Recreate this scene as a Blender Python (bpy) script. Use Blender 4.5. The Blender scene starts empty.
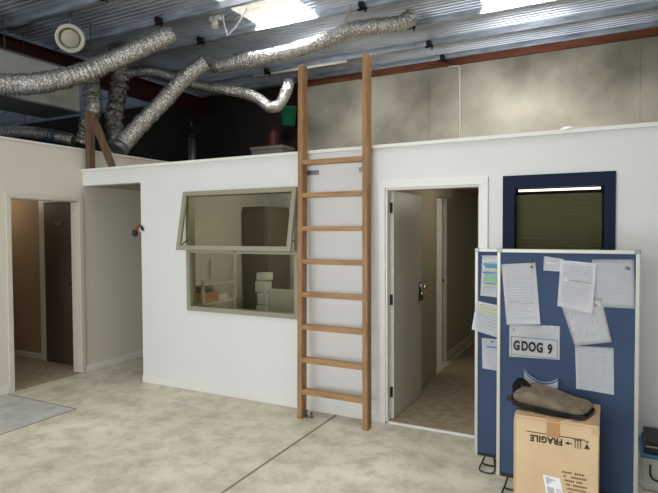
import bpy, bmesh, math, random
from mathutils import Vector, Matrix, noise
random.seed(7)
C = bpy.context.scene.collection
PI = math.pi

# ------------------------------------------------------------------ materials
def lin(c):
    return tuple(((v/255)/12.92 if v/255 <= .04045 else ((v/255+.055)/1.055)**2.4) for v in c)
def mat(name, rgb, rough=.6, metal=0., var=0., scale=5., rgb2=None, bump=0., bscale=40., stretch=(1,1,1), spec=.5, detail=6):
    m = bpy.data.materials.new(name); m.use_nodes = True
    nt = m.node_tree; b = nt.nodes['Principled BSDF']
    c = lin(rgb)
    b.inputs['Base Color'].default_value = (*c, 1); b.inputs['Roughness'].default_value = rough
    b.inputs['Metallic'].default_value = metal; b.inputs['Specular IOR Level'].default_value = spec
    tc = nt.nodes.new('ShaderNodeTexCoord'); mp = nt.nodes.new('ShaderNodeMapping')
    mp.inputs['Scale'].default_value = stretch
    nt.links.new(tc.outputs['Object'], mp.inputs['Vector'])
    if var or rgb2:
        n = nt.nodes.new('ShaderNodeTexNoise'); n.inputs['Scale'].default_value = scale; n.inputs['Detail'].default_value = detail
        nt.links.new(mp.outputs[0], n.inputs['Vector'])
        r = nt.nodes.new('ShaderNodeValToRGB'); e = r.color_ramp.elements
        e[0].position = .32; e[1].position = .68
        c2 = lin(rgb2) if rgb2 else tuple(v*(1-var) for v in c)
        e[0].color = (*c2, 1); e[1].color = (*c, 1)
        nt.links.new(n.outputs['Fac'], r.inputs[0]); nt.links.new(r.outputs[0], b.inputs['Base Color'])
    if bump:
        n2 = nt.nodes.new('ShaderNodeTexNoise'); n2.inputs['Scale'].default_value = bscale; n2.inputs['Detail'].default_value = 4
        nt.links.new(mp.outputs[0], n2.inputs['Vector'])
        bp = nt.nodes.new('ShaderNodeBump'); bp.inputs['Strength'].default_value = bump; bp.inputs['Distance'].default_value = .02 if bump >= 1 else .01
        nt.links.new(n2.outputs['Fac'], bp.inputs['Height']); nt.links.new(bp.outputs[0], b.inputs['Normal'])
    return m
def emit(name, rgb, strength, rgb2=None, scale=12):
    m = bpy.data.materials.new(name); m.use_nodes = True; nt = m.node_tree
    b = nt.nodes['Principled BSDF']; b.inputs['Base Color'].default_value = (.6, .6, .55, 1)
    b.inputs['Emission Strength'].default_value = strength; b.inputs['Emission Color'].default_value = (*lin(rgb), 1)
    if rgb2:
        tc = nt.nodes.new('ShaderNodeTexCoord'); n = nt.nodes.new('ShaderNodeTexNoise'); n.inputs['Scale'].default_value = scale; n.inputs['Detail'].default_value = 8
        r = nt.nodes.new('ShaderNodeValToRGB'); e = r.color_ramp.elements
        e[0].position = .35; e[1].position = .6; e[0].color = (*lin(rgb2), 1); e[1].color = (*lin(rgb), 1)
        nt.links.new(tc.outputs['Object'], n.inputs['Vector']); nt.links.new(n.outputs['Fac'], r.inputs[0]); nt.links.new(r.outputs[0], b.inputs['Emission Color'])
    return m
def glassmat(name, tint, refl=.1, rough=.02):
    m = bpy.data.materials.new(name); m.use_nodes = True; nt = m.node_tree
    for n in list(nt.nodes): nt.nodes.remove(n)
    o = nt.nodes.new('ShaderNodeOutputMaterial'); mx = nt.nodes.new('ShaderNodeMixShader')
    t = nt.nodes.new('ShaderNodeBsdfTransparent'); g = nt.nodes.new('ShaderNodeBsdfGlossy')
    lw = nt.nodes.new('ShaderNodeLayerWeight'); lw.inputs['Blend'].default_value = refl
    t.inputs['Color'].default_value = (*tint, 1); g.inputs['Roughness'].default_value = rough
    nt.links.new(lw.outputs['Fresnel'], mx.inputs[0]); nt.links.new(t.outputs[0], mx.inputs[1]); nt.links.new(g.outputs[0], mx.inputs[2])
    nt.links.new(mx.outputs[0], o.inputs[0]); return m

M = dict(
 wall=mat('white_wall_paint', (228,228,227), .55, var=.035, scale=1.2),
 cream=mat('cream_wall_paint', (222,216,203), .6, var=.04, scale=1.3),
 creamtrim=mat('cream_gloss_trim', (214,207,192), .4),
 trim=mat('white_gloss_trim', (230,229,224), .35),
 door=mat('white_door_paint', (205,203,193), .4, var=.02, scale=2),
 darkdoor=mat('dark_brown_door', (92,80,68), .5, var=.12, scale=3, stretch=(6,6,.6)),
 tanwall=mat('tan_corridor_wall', (180,158,132), .6, var=.05, scale=2),
 corrwall=mat('corridor_wall', (186,178,156), .6, var=.05, scale=2),
 cabgrey=mat('grey_brown_cabinet', (112,104,92), .5),
 carpet=mat('brown_carpet', (166,148,122), .95, rgb2=(136,120,98), scale=14, bump=.4, bscale=200),
 ply=mat('loft_floor_plywood', (170,158,138), .8, var=.2, scale=3),
 concrete=mat('concrete_panel', (200,195,180), .85, rgb2=(124,120,108), scale=.9, bump=.15, bscale=20, detail=9),
 darkwall=mat('dark_building_paper', (40,33,27), .9, var=.3, scale=1.5),
 timber=mat('ladder_timber', (168,128,84), .5, rgb2=(134,98,60), scale=6, stretch=(5,5,.7)),
 tread=mat('worn_timber_tread', (176,138,94), .45, rgb2=(144,108,70), scale=6, stretch=(.7,5,5)),
 plate=mat('brown_timber_plate', (124,68,38), .7, rgb2=(84,42,22), scale=3, stretch=(1,4,4)),
 post=mat('old_brown_timber', (118,92,70), .8, rgb2=(82,62,46), scale=5, stretch=(4,4,.5)),
 redsteel=mat('red_oxide_steel', (78,24,18), .6, var=.3, scale=3),
 galv=mat('galvanised_steel', (214,224,238), .34, .6, rgb2=(160,170,184), scale=3, stretch=(1,1,6), bump=.12, bscale=14),
 roof=mat('roof_foil', (226,232,241), .30, .55, rgb2=(184,191,203), scale=1.2, stretch=(1,2,1), bump=.35, bscale=3),
 foil=mat('crinkled_duct_foil', (250,248,244), .22, .92, rgb2=(150,148,144), scale=40, bump=1.0, bscale=45),
 foildark=mat('dull_duct_foil', (214,211,205), .28, .85, rgb2=(90,87,82), scale=22, bump=1.0, bscale=40),
 plenum=mat('grey_sheet_metal', (206,210,206), .45, .25, var=.06, scale=3),
 greywhite=mat('off_white_plastic', (226,222,206), .4),
 vdisc=mat('cream_vent_disc', (206,198,176), .45),
 black=mat('black_rubber', (22,21,21), .55),
 blackwire=mat('black_wire', (28,27,27), .4, .3),
 steel=mat('bright_steel', (205,205,200), .2, 1.),
 dullsteel=mat('dull_steel', (132,136,138), .4, .8),
 olive=mat('olive_window_frame', (150,147,128), .4, var=.02),
 navyframe=mat('navy_window_frame', (26,38,62), .75, var=.1, spec=.2),
 blind=mat('olive_blind_slat', (128,124,96), .6, var=.06),
 fabric=mat('blue_pinboard_fabric', (66,84,116), .95, rgb2=(58,76,105), scale=3, bump=.3, bscale=300),
 alu=mat('board_aluminium_frame', (192,192,182), .35, .2, var=.03),
 paper=mat('white_paper', (250,250,253), .7, var=.02, scale=6),
 paper2=mat('cool_white_paper', (242,246,250), .7),
 ink=mat('pale_print', (206,207,216), .8), inkd=mat('grey_print', (140,142,150), .8), inkb=mat('black_print', (26,26,28), .7),
 blue=mat('print_blue', (88,138,200), .7), green=mat('print_green', (136,186,158), .7), teal=mat('print_teal', (90,150,165), .7), khaki=mat('print_khaki', (200,200,160), .7),
 card=mat('brown_cardboard', (228,200,164), .85, rgb2=(216,186,148), scale=4, bump=.1, bscale=15),
 cardedge=mat('pale_cardboard_edge', (214,184,142), .9, var=.1, scale=20),
 tape=mat('clear_brown_tape', (184,142,92), .25), boxink=mat('box_print', (60,48,38), .8), boxink2=mat('faded_box_print', (128,98,64), .8),
 bag=mat('brown_olive_canvas', (130,115,95), .95, rgb2=(96,84,66), scale=18, bump=.6, bscale=120),
 bagdark=mat('black_webbing', (30,28,26), .85, var=.3, scale=20),
 crate=mat('grey_white_plastic', (190,190,180), .45, var=.05),
 cblue=mat('blue_rim', (60,110,150), .5), red=mat('dark_red_plastic', (150,50,38), .5), green2=mat('green_plastic', (24,110,80), .5),
 greybox=mat('grey_storage_box', (128,124,116), .7), tan=mat('tan_strap', (196,184,160), .8), bluetape=mat('blue_tape', (60,92,128), .5),
 pink=mat('brown_pink_carton', (206,160,134), .8), white=mat('white_plastic', (225,226,228), .5), joint=mat('saw_cut_joint', (134,126,108), .95),
 sky=emit('translucent_skylight', (255,252,246), .78, (168,148,116), 18),
 glow=emit('tube_reflection_glow', (255,252,240), 2.2),  # self-lit colour for the reflected tube highlight in the navy window
 glass2=glassmat('navy_window_glass', (.9,.9,.86), .03, .25),
 glass=glassmat('clear_window_glass', (.88,.88,.81), .12), 
)
# workshop slab: trowelled concrete, mottled, with two scales of cloudiness
def floor_mat(name, a, b_, c_):
    m = mat(name, a, .5, rgb2=b_, scale=1.1, bump=.08, bscale=30, detail=10)
    nt = m.node_tree; b = nt.nodes['Principled BSDF']
    tc = nt.nodes.new('ShaderNodeTexCoord')
    n = nt.nodes.new('ShaderNodeTexNoise'); n.inputs['Scale'].default_value = 5; n.inputs['Detail'].default_value = 12; n.inputs['Roughness'].default_value = .7
    r = nt.nodes.new('ShaderNodeValToRGB'); e = r.color_ramp.elements
    e[0].position = .36; e[1].position = .56; e[0].color = (.60,.58,.53,1); e[1].color = (1,1,1,1)
    mx = nt.nodes.new('ShaderNodeMixRGB'); mx.blend_type = 'MULTIPLY'; mx.inputs[0].default_value = .8
    src = b.inputs['Base Color'].links[0].from_socket
    nt.links.new(tc.outputs['Object'], n.inputs['Vector']); nt.links.new(n.outputs['Fac'], r.inputs[0])
    nt.links.new(src, mx.inputs[1]); nt.links.new(r.outputs[0], mx.inputs[2]); nt.links.new(mx.outputs[0], b.inputs['Base Color'])
    n3 = nt.nodes.new('ShaderNodeTexNoise'); n3.inputs['Scale'].default_value = 2.2
    r3 = nt.nodes.new('ShaderNodeMapRange'); r3.inputs[3].default_value = .32; r3.inputs[4].default_value = .6
    nt.links.new(tc.outputs['Object'], n3.inputs['Vector']); nt.links.new(n3.outputs['Fac'], r3.inputs[0]); nt.links.new(r3.outputs[0], b.inputs['Roughness'])
    return m
M['floor'] = floor_mat('workshop_concrete', (222,215,196), (192,185,166), None)
M['patch'] = floor_mat('grey_concrete_patch', (196,197,192), (180,181,176), None)

# ------------------------------------------------------------------ geometry helpers (world coordinates)
def bm_new(): return bmesh.new()
def box(bm, x0, x1, y0, y1, z0, z1, mi=0, bev=0.):
    vs = [bm.verts.new((x, y, z)) for x in (x0, x1) for y in (y0, y1) for z in (z0, z1)]
    fs = [(0,1,3,2), (4,6,7,5), (0,4,5,1), (2,3,7,6), (0,2,6,4), (1,5,7,3)]
    faces = [bm.faces.new([vs[i] for i in f]) for f in fs]
    for f in faces: f.material_index = mi
    if bev:
        es = list({e for f in faces for e in f.edges})
        r = bmesh.ops.bevel(bm, geom=es, offset=bev, segments=2, affect='EDGES', profile=.6)
        for f in r['faces']: f.material_index = mi
def quad(bm, pts, mi=0):
    f = bm.faces.new([bm.verts.new(p) for p in pts]); f.material_index = mi; return f
def prism(bm, poly, axis, a, b, mi=0):
    # extrude a 2-D outline along an axis
    def p(u, v, w): return {'x': (w,u,v), 'y': (u,w,v), 'z': (u,v,w)}[axis]
    A = [bm.verts.new(p(u, v, a)) for u, v in poly]; B = [bm.verts.new(p(u, v, b)) for u, v in poly]
    n = len(poly); fs = [bm.faces.new(A), bm.faces.new(B[::-1])]
    for i in range(n): fs.append(bm.faces.new((A[i], B[i], B[(i+1)%n], A[(i+1)%n])))
    for f in fs: f.material_index = mi
def spline(pts, step=.03):
    P = [Vector(p) for p in pts]; P = [P[0]*2-P[1]] + P + [P[-1]*2-P[-2]]; out = []
    for i in range(1, len(P)-2):
        n = max(2, int((P[i+1]-P[i]).length/step))
        for k in range(n):
            t = k/n; a, b, c, d = P[i-1:i+3]
            out.append(.5*((2*b)+(c-a)*t+(2*a-5*b+4*c-d)*t*t+(3*b-a-3*c+d)*t**3))
    out.append(P[-2]); return out
def tube(bm, pts, r, seg=12, step=.03, smooth=True, fn=None, closed_path=False, mi=0, raw=False):
    L = [Vector(p) for p in pts] if raw else spline(pts, step)
    rings = []; up = None
    for i, p in enumerate(L):
        t = (L[min(i+1, len(L)-1)]-L[max(i-1, 0)]).normalized()
        if up is None: up = t.orthogonal().normalized()
        up = (up - t*up.dot(t)).normalized(); s = t.cross(up)
        ring = []
        for k in range(seg):
            a = 2*PI*k/seg; rr = r if fn is None else r*fn(i, a, p)
            ring.append(bm.verts.new(p + (up*math.cos(a)+s*math.sin(a))*rr))
        rings.append(ring)
    for i in range(len(rings)-1):
        for k in range(seg):
            f = bm.faces.new((rings[i][k], rings[i][(k+1)%seg], rings[i+1][(k+1)%seg], rings[i+1][k])); f.smooth = smooth; f.material_index = mi
    f = bm.faces.new(rings[0][::-1]); f.material_index = mi; f = bm.faces.new(rings[-1]); f.material_index = mi
def cyl(bm, a, b, r, seg=16, mi=0, r2=None):
    a, b = Vector(a), Vector(b); t = (b-a).normalized(); u = t.orthogonal().normalized(); s = t.cross(u); r2 = r if r2 is None else r2
    A = [bm.verts.new(a+(u*math.cos(2*PI*k/seg)+s*math.sin(2*PI*k/seg))*r) for k in range(seg)]
    B = [bm.verts.new(b+(u*math.cos(2*PI*k/seg)+s*math.sin(2*PI*k/seg))*r2) for k in range(seg)]
    for k in range(seg):
        f = bm.faces.new((A[k], A[(k+1)%seg], B[(k+1)%seg], B[k])); f.smooth = True; f.material_index = mi
    f = bm.faces.new(A[::-1]); f.material_index = mi; f = bm.faces.new(B); f.material_index = mi
def lathe(bm, base, axis, prof, seg=24, mi=0):
    base = Vector(base); t = Vector(axis).normalized(); u = t.orthogonal().normalized(); s = t.cross(u); R = []
    for r, h in prof: R.append([bm.verts.new(base+t*h+(u*math.cos(2*PI*k/seg)+s*math.sin(2*PI*k/seg))*max(r, 1e-4)) for k in range(seg)])
    for i in range(len(R)-1):
        for k in range(seg):
            f = bm.faces.new((R[i][k], R[i][(k+1)%seg], R[i+1][(k+1)%seg], R[i+1][k])); f.smooth = True; f.material_index = mi
def obj(name, bm, mats, parent=None, loc=None):
    """link one mesh object; geometry is given in world coordinates, origin at loc or at the parent's"""
    root = Vector((0,0,0)); q = parent
    while q is not None: root = root + q.location; q = q.parent
    o_at = Vector(loc) if loc is not None else root
    bmesh.ops.recalc_face_normals(bm, faces=bm.faces)
    bmesh.ops.translate(bm, verts=bm.verts, vec=-o_at)
    me = bpy.data.meshes.new(name); bm.to_mesh(me); bm.free()
    for m in (mats if isinstance(mats, (list, tuple)) else [mats]): me.materials.append(m)
    o = bpy.data.objects.new(name, me); C.objects.link(o); o.parent = parent
    o.location = o_at - root
    return o
def struct(name, bm, mats, label=None):
    o = obj(name, bm, mats); o['kind'] = 'structure'
    if label: o['label'] = label
    return o
def sbox(name, *a, m='wall', bev=0., label=None):
    bm = bm_new(); box(bm, *a, bev=bev); return struct(name, bm, M[m], label)
def thing(name, label, cat, loc, group=None):
    o = bpy.data.objects.new(name, None); C.objects.link(o); o.location = loc; o.empty_display_size = .1
    o['label'] = label; o['category'] = cat
    if group: o['group'] = group
    return o
def tag(o, label, cat, group=None):
    o['label'] = label; o['category'] = cat
    if group: o['group'] = group
    return o
def part(name, parent, m, *boxes, bev=0., label=None):
    bm = bm_new()
    for b in boxes: box(bm, *b, bev=bev)
    o = obj(name, bm, M[m], parent)
    if label: o['label'] = label
    return o
def text_mesh(body, size, bold=0., spacing=1.):
    cu = bpy.data.curves.new('lettering', 'FONT'); cu.body = body; cu.size = size; cu.extrude = .0006; cu.offset = bold
    cu.space_character = spacing; cu.align_x = 'CENTER'; cu.align_y = 'CENTER'
    t = bpy.data.objects.new('lettering', cu); C.objects.link(t); bpy.context.view_layer.update()
    me = bpy.data.meshes.new_from_object(t.evaluated_get(bpy.context.evaluated_depsgraph_get()))
    bm = bm_new(); bm.from_mesh(me); bpy.data.objects.remove(t); bpy.data.meshes.remove(me)
    return bm
def put_text(bm, x, y, z, rot=0., sx=1.):
    # lettering faces -Y, rot turns it in that plane
    Mx = Matrix.Translation((x, y, z)) @ Matrix.Rotation(rot, 4, 'Y') @ Matrix.Rotation(PI/2, 4, 'X') @ Matrix.Scale(sx, 4, (1,0,0))
    bmesh.ops.transform(bm, matrix=Mx, verts=bm.verts); return bm

# ------------------------------------------------------------------ the setting
D = 4.29; XL = -5.44; XC = -4.52; HM = 2.37; HL = 2.61
# floors
bm = bm_new(); box(bm, -9, 3.2, -5, 9.2, -.15, 0)
struct('floor', bm, M['floor'], 'mottled grey concrete workshop floor')
bm = bm_new(); box(bm, XL+.001, -4.385, 1.2, 3.335, 0, .002)
struct('floor', bm, M['patch'], 'smoother grey rectangle of concrete in front of the left doorway')
bm = bm_new()
box(bm, -4.39, -4.375, 1.2, 3.345, 0, .0026); box(bm, XL, -4.375, 3.33, 3.345, 0, .0026)
struct('trim', bm, M['joint']).name = 'trim_1'
bm = bm_new(); box(bm, -2.157, -2.139, -1, 4.27, 0, .0022)
struct('trim_2', bm, M['joint'], 'straight saw cut joint in the concrete floor')
sbox('floor', -9, XL-.12, 1.2, 4.42, 0, .012, m='carpet', label='brown carpet beyond the left doorway')
sbox('floor', XL-.12, XL, 3.42, 4.225, 0, .012, m='carpet')
sbox('floor', -1.72, -.8, D+.02, 8.5, 0, .012, m='carpet', label='brown carpet in the corridor')
sbox('trim_3', -1.68, -.89, D, D+.02, 0, .014, m='trim', label='pale threshold strip under the open door')
# main partition wall, with holes for the window, the doorway and the blue-framed window
T = .12
def wallY(name, y0, y1, x0, x1, z0, z1, holes, m):
    bm = bm_new(); xs = sorted({x0, x1, *[h[0] for h in holes], *[h[1] for h in holes]})
    for a, b in zip(xs, xs[1:]):
        zz = z0
        for h in sorted([h for h in holes if h[0] <= a and h[1] >= b], key=lambda h: h[2]):
            if h[2] > zz: box(bm, a, b, y0, y1, zz, h[2])
            zz = h[3]
        if zz < z1: box(bm, a, b, y0, y1, zz, z1)
    bmesh.ops.remove_doubles(bm, verts=bm.verts, dist=.0001)
    return struct(name, bm, M[m])
WX0, WX1, WZ0, WZ1 = -3.87, -2.53, .83, 2.045
w = wallY('wall_main', D, D+T, XC, 2.6, 0, HM-.03, [(WX0, WX1, WZ0, WZ1), (-1.68, -.89, 0, 2.0), (-.70, .02, .95, 2.03)], 'wall')
w['label'] = 'long white painted partition wall'
sbox('wall_header', XL, XC, D, D+T, 2.18, HM-.03, m='wall', label='white header over the recess')
sbox('trim_4', XL+.001, 2.6, D-.022, D+T+.02, HM-.03, HM, m='trim', bev=.003, label='white capping along the top of the partition wall')
sbox('wall_return', XC, XC+.12, D+T, 7.0, 0, 2.28, m='wall')
# left wall with a doorway
bm = bm_new()
box(bm, XL-T, XL, -5, 3.42, 0, HL-.02); box(bm, XL-T, XL, 4.225, 7.0, 0, HL-.02); box(bm, XL-T, XL, 3.42, 4.225, 2.0, HL-.02)
bmesh.ops.remove_doubles(bm, verts=bm.verts, dist=.0001)
struct('wall_left', bm, M['cream'], 'cream painted wall on the left')
sbox('trim_5', XL-T-.01, XL+.012, -5, 7.0, HL-.02, HL, m='trim')
# casings
def casingX(n, x, y0, y1, z1, w=.055, t=.016, m='trim'):
    bm = bm_new()
    box(bm, x, x+t, y0-w, y0, 0, z1, bev=.003); box(bm, x, x+t, y1, y1+w, 0, z1, bev=.003); box(bm, x, x+t, y0-w, y1+w, z1, z1+w, bev=.003)
    struct(n, bm, M[m])
casingX('trim_6', XL, 3.42, 4.225, 2.0, w=.05, m='creamtrim')
bm = bm_new(); box(bm, XL-T, XL, 3.42, 3.432, 0, 2.0); box(bm, XL-T, XL, 4.213, 4.225, 0, 2.0); box(bm, XL-T, XL, 3.432, 4.213, 1.988, 2.0)
struct('trim_7', bm, M['creamtrim'])
bm = bm_new(); w_ = .06
for a, b, c_, d_ in ((-1.68-w_, -1.68, 0, 2.0), (-.89, -.89+w_, 0, 2.0), (-1.68-w_, -.89+w_, 2.0, 2.0+w_)):
    box(bm, a, b, D-.018, D, c_, d_, bev=.004)
box(bm, -1.68, -1.665, D, D+T, 0, 2.0); box(bm, -.905, -.89, D, D+T, 0, 2.0); box(bm, -1.665, -.905, D, D+T, 1.985, 2.0)
struct('trim_8', bm, M['trim'], 'white casing round the open doorway')
# baseboards
def base(n, *a):
    bm = bm_new(); box(bm, *a, bev=.003); struct(n, bm, M['trim'])
base('baseboard_main', XC, -1.74, D-.012, D, 0, .07)
base('baseboard_right', -.83, 2.6, D-.012, D, 0, .07)
base('baseboard_left', XL, XL+.012, -5, 3.365, 0, .07)
base('baseboard_recess', XL, XL+.012, 4.28, 7.0, 0, .075)
base('baseboard_return', XC-.012, XC, D, 7.0, 0, .075)
# recess end, rooms behind
sbox('wall_recess', XL, XC, 6.9, 7.0, 0, 2.18, m='wall')
# left room
sbox('wall_passage', -9, XL-T, 4.42, 4.5, 0, 2.3, m='tanwall', label='tan wall seen through the left doorway')
sbox('wall_passage_front', -9, XL-T, 1.1, 1.2, 0, 2.3, m='tanwall')
sbox('wall_passage_end', -9.1, -9, 1.1, 4.5, 0, 2.3, m='tanwall')
sbox('ceiling', -9.1, XL-T, 1.1, 4.5, 2.3, 2.36, m='wall')
base('baseboard_passage', -9, -6.40, 4.405, 4.42, .012, .085)
dl = struct('door_1', (lambda b: (box(b, -6.29, -5.6, 4.385, 4.42, .02, 2.0), b)[1])(bm_new()), M['darkdoor'], 'dark brown closed door beyond the left doorway')
o = part('sign_plate', dl, 'dullsteel', (-6.08, -5.95, 4.378, 4.385, 1.72, 1.77))
part('door_handle', dl, 'steel', (-5.69, -5.66, 4.34, 4.385, 1.0, 1.04), (-5.78, -5.66, 4.335, 4.35, 1.01, 1.03))
bm = bm_new(); box(bm, -6.40, -6.30, 4.39, 4.42, .012, 2.09, bev=.003); box(bm, -6.30, -5.58, 4.39, 4.42, 2.01, 2.09, bev=.003)
struct('trim_9', bm, M['trim'])
# loft slab over the rooms
bm = bm_new(); box(bm, XL, 2.6, D+T, 8.6, 2.18, 2.30); box(bm, -9.1, XL-T, 4.5, 8.6, 2.18, 2.30)
struct('ceiling', bm, M['ply'], 'loft floor over the enclosed rooms')
# office behind the main window
sbox('wall_office_back', XC+.12, -1.84, 6.6, 6.7, 0, 2.18, m='wall')
# corridor
bm = bm_new(); box(bm, -1.84, -1.72, D+T, 5.96, 0, 2.18); box(bm, -1.84, -1.72, 5.96, 6.70, 2.03, 2.18)
struct('wall_corridor_left', bm, M['corrwall'])
bm = bm_new(); box(bm, -1.96, -1.82, 6.70, 8.5, 0, 2.18)
struct('wall_corridor_far', bm, M['corrwall'])
sbox('trim_10', -1.97, -1.80, 6.67, 6.70, 0, 2.03, m='trim', bev=.005, label='pale door jamb half way down the corridor')
base('baseboard_corridor', -1.82, -1.805, 6.70, 8.5, .012, .09)
sbox('wall_corridor_right', -.86, -.74, D+T, 8.5, 0, 2.18, m='corrwall')
sbox('wall_corridor_end', -3.4, -.74, 8.5, 8.59, 0, 2.18, m='corrwall')
sbox('wall_side_room', -3.4, -3.3, 6.7, 8.5, 0, 2.18, m='corrwall')
# room behind the blue-framed window
sbox('wall_store_back', -.74, 2.6, 6.4, 6.5, 0, 2.18, m='wall')
# outer shell
sbox('wall_right', 2.6, 2.75, -5, 8.6, 0, 4.7, m='concrete')
bm = bm_new(); box(bm, -5.05, 2.75, 8.6, 8.8, 0, 4.25)
struct('wall_back', bm, M['concrete'], 'bare concrete wall panels above the partition')
for i, x in enumerate((-2.62, .35)):
    sbox('trim_%d' % (11+i), x, x+.012, 8.593, 8.6, 2.3, 4.24, m='concrete')
sbox('wall_back_dark', -14, -5.05, 8.9, 9.0, 0, 4.5, m='darkwall')
sbox('wall_side_dark', -14.1, -14, 1.1, 9, 0, 4.7, m='darkwall')
sbox('wall_side_front', -14, XL-T, 1.0, 1.1, 2.36, 4.7, m='darkwall')
bm = bm_new()
box(bm, -5.6, -5.3, -5.1, -5, 0, 4.7); box(bm, .3, 2.75, -5.1, -5, 0, 4.7); box(bm, -5.3, .3, -5.1, -5, 3.2, 4.7)
struct('wall_front', bm, M['concrete'])
sbox('wall_left_upper', XL-T-.1, XL-T, -5, 1.0, HL, 4.7, m='darkwall')
# roof lining: silver sheets with fine ribs running along the building, and translucent panes let into it
SK = [(-4.24, -3.35, -3, 6.13), (-1.42, -.55, -3, 6.98)]
ZR = 4.43
bm = bm_new()
ys = [-5.1, -4, -3, 6.1, 6.13, 6.98, 9]
for a, b in zip(ys, ys[1:]):
    x = -14.1
    for (s0, s1, t0, t1) in SK:
        if t0 <= a and b <= t1: box(bm, x, s0, a, b, ZR, ZR+.06); x = s1
    box(bm, x, 2.75, a, b, ZR, ZR+.06)
y = 2.0
while y < 8.55:
    segs = []; x = -14.0
    for (s0, s1, t0, t1) in SK:
        if t0 < y+.03 and y < t1: segs.append((x, s0)); x = s1
    segs.append((x, 2.6))
    for a, b in segs: prism(bm, [(y, ZR+.001), (y+.003, ZR-.010), (y+.025, ZR-.008), (y+.030, ZR+.001)], 'x', a, b)
    y += .085
struct('ceiling', bm, M['roof'], 'ribbed silver roof lining')
for k, (a, b, c_, d_) in enumerate(SK):
    bm = bm_new(); box(bm, a+.0005, b-.0005, c_+.0005, d_-.0005, ZR+.01, ZR+.03)
    o = struct('window_%d' % (k+3), bm, M['sky'], 'translucent roof skylight')
# wall plate on the concrete
bm = bm_new(); box(bm, -5.05, 2.6, 8.56, 8.8, 4.25, 4.37, bev=.004)
tag(obj('wall_plate', bm, M['plate']), 'red brown timber plate running along the top of the concrete wall', 'beam')

# ------------------------------------------------------------------ purlins
names = {8.50: 'galvanised roof purlin right above the brown wall plate', 7.78: 'second galvanised purlin out from the concrete wall, above the ladder top',
 6.95: 'third galvanised purlin from the concrete wall, at the lower edge of the right skylight', 6.1: 'fourth galvanised purlin from the concrete wall, at the lower edge of the left skylight',
 5.3: 'fifth galvanised purlin from the concrete wall, in the top left of the photo', 4.45: 'nearest galvanised roof purlin, cut by the top left corner of the photo'}
def purlin(y, label):
    z0, z1 = 4.345, 4.429
    out = [(y, z0), (y, z1), (y+.055, z1), (y+.055, z1-.004), (y+.004, z1-.004), (y+.004, z0+.004), (y+.051, z0+.004), (y+.051, z0+.016), (y+.055, z0+.016), (y+.055, z0)]
    root = thing('roof_purlin', label, 'purlin', (-3, y, z0), 'galvanised roof purlins')
    bm = bm_new(); prism(bm, out, 'x', -13.9, 2.59); obj('channel', bm, M['galv'], root)
    for x in (-8.0, -5.2, -2.38 if y > 6.5 else -2.7, .6):
        bm = bm_new(); box(bm, x, x+.06, y-.10, y-.0005, z0-.02, z0+.045, bev=.006); box(bm, x-.03, x+.1, y-.06, y-.03, z0-.045, z0-.02, bev=.005)
        cyl(bm, (x+.03, y-.08, z0-.06), (x+.03, y-.08, z0-.02), .018, 8); cyl(bm, (x+.075, y-.045, z0-.075), (x+.075, y-.045, z0-.045), .014, 8)
        o = obj('cleat', bm, M['blackwire'], root); o['label'] = 'dark bolted cleat'
for y, lb in names.items(): purlin(y, lb)

# red rafter, left
bm = bm_new(); x = -7.45
prism(bm, [(x-.1, 4.02), (x+.1, 4.02), (x+.1, 4.04), (x+.01, 4.04), (x+.01, 4.325), (x+.1, 4.325), (x+.1, 4.344), (x-.1, 4.344), (x-.1, 4.325), (x-.01, 4.325), (x-.01, 4.04), (x-.1, 4.04)], 'y', 1.2, 8.88)
tag(obj('steel_rafter', bm, M['redsteel']), 'dark red steel rafter running under the roof at the left', 'beam')

# ------------------------------------------------------------------ ducts
def duct(name, label, pts, r, m='foil', pitch=.05, amp=.08, seg=28, crumple=.10, collar=False):
    root = thing(name, label, 'duct', pts[0])
    bm = bm_new(); off = random.random()*50
    def fn(i, a, p):
        w = 1 + amp*.5*math.sin(2*PI*(i*.0125)/pitch) 
        return w + crumple*noise.noise(p*16+Vector((off, 0, 0))) + crumple*.6*noise.noise(p*38)
    tube(bm, pts, r, seg, .0125, fn=fn)
    obj('duct_sleeve', bm, M[m], root)
    if collar:
        for e in collar:
            p = Vector(pts[e]); q = Vector(pts[e+1 if e >= 0 else e-1]); d = (q-p).normalized()
            bm = bm_new(); cyl(bm, p-d*.02, p+d*.07, r*1.07, 24); obj('collar', bm, M['dullsteel'], root)
    return root
duct('flexible_duct', 'thick silver foil duct sweeping from the left edge up to the roof', [(-6.22,3.2,3.22),(-6.18,3.80,3.33),(-5.93,4.12,3.39),(-5.72,4.50,3.56),(-5.55,4.80,3.76),(-5.24,5.00,3.94),(-5.07,5.20,4.10),(-5.03,5.3,4.17)], .12)
duct('flexible_duct', 'silver foil duct sloping down diagonally towards the brown timber post', [(-4.96,5.92,3.98),(-5.23,5.80,3.77),(-5.41,5.50,3.36),(-5.56,5.20,2.98),(-5.60,4.95,2.70)], .112, collar=(-1,))
d3 = duct('flexible_duct', 'silver foil duct slung along under the purlins, held by a tan strap', [(-5.0,6.14,4.0),(-4.8,6.07,3.95),(-4.44,6.00,3.93),(-4.04,6.00,3.93),(-3.69,6.05,3.96),(-3.34,6.10,4.02),(-3.08,6.15,4.09),(-2.90,6.20,4.15),(-2.60,6.30,4.18),(-2.31,6.40,4.20),(-2.19,6.50,4.29)], .094, pitch=.04, amp=.16)
duct('flexible_duct', 'thinner silver foil duct dipping behind and curling up left of the ladder top', [(-7.1,6.30,4.21),(-6.50,6.40,4.19),(-6.07,6.50,4.07),(-5.66,6.60,3.91),(-4.97,6.70,3.74),(-4.66,6.70,3.62),(-4.43,6.70,3.46),(-4.27,6.70,3.48),(-4.17,6.70,3.62),(-4.16,6.76,3.74),(-4.6,7.5,4.02),(-5.0,8.2,4.25)], .08, pitch=.035, amp=.14)
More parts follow.
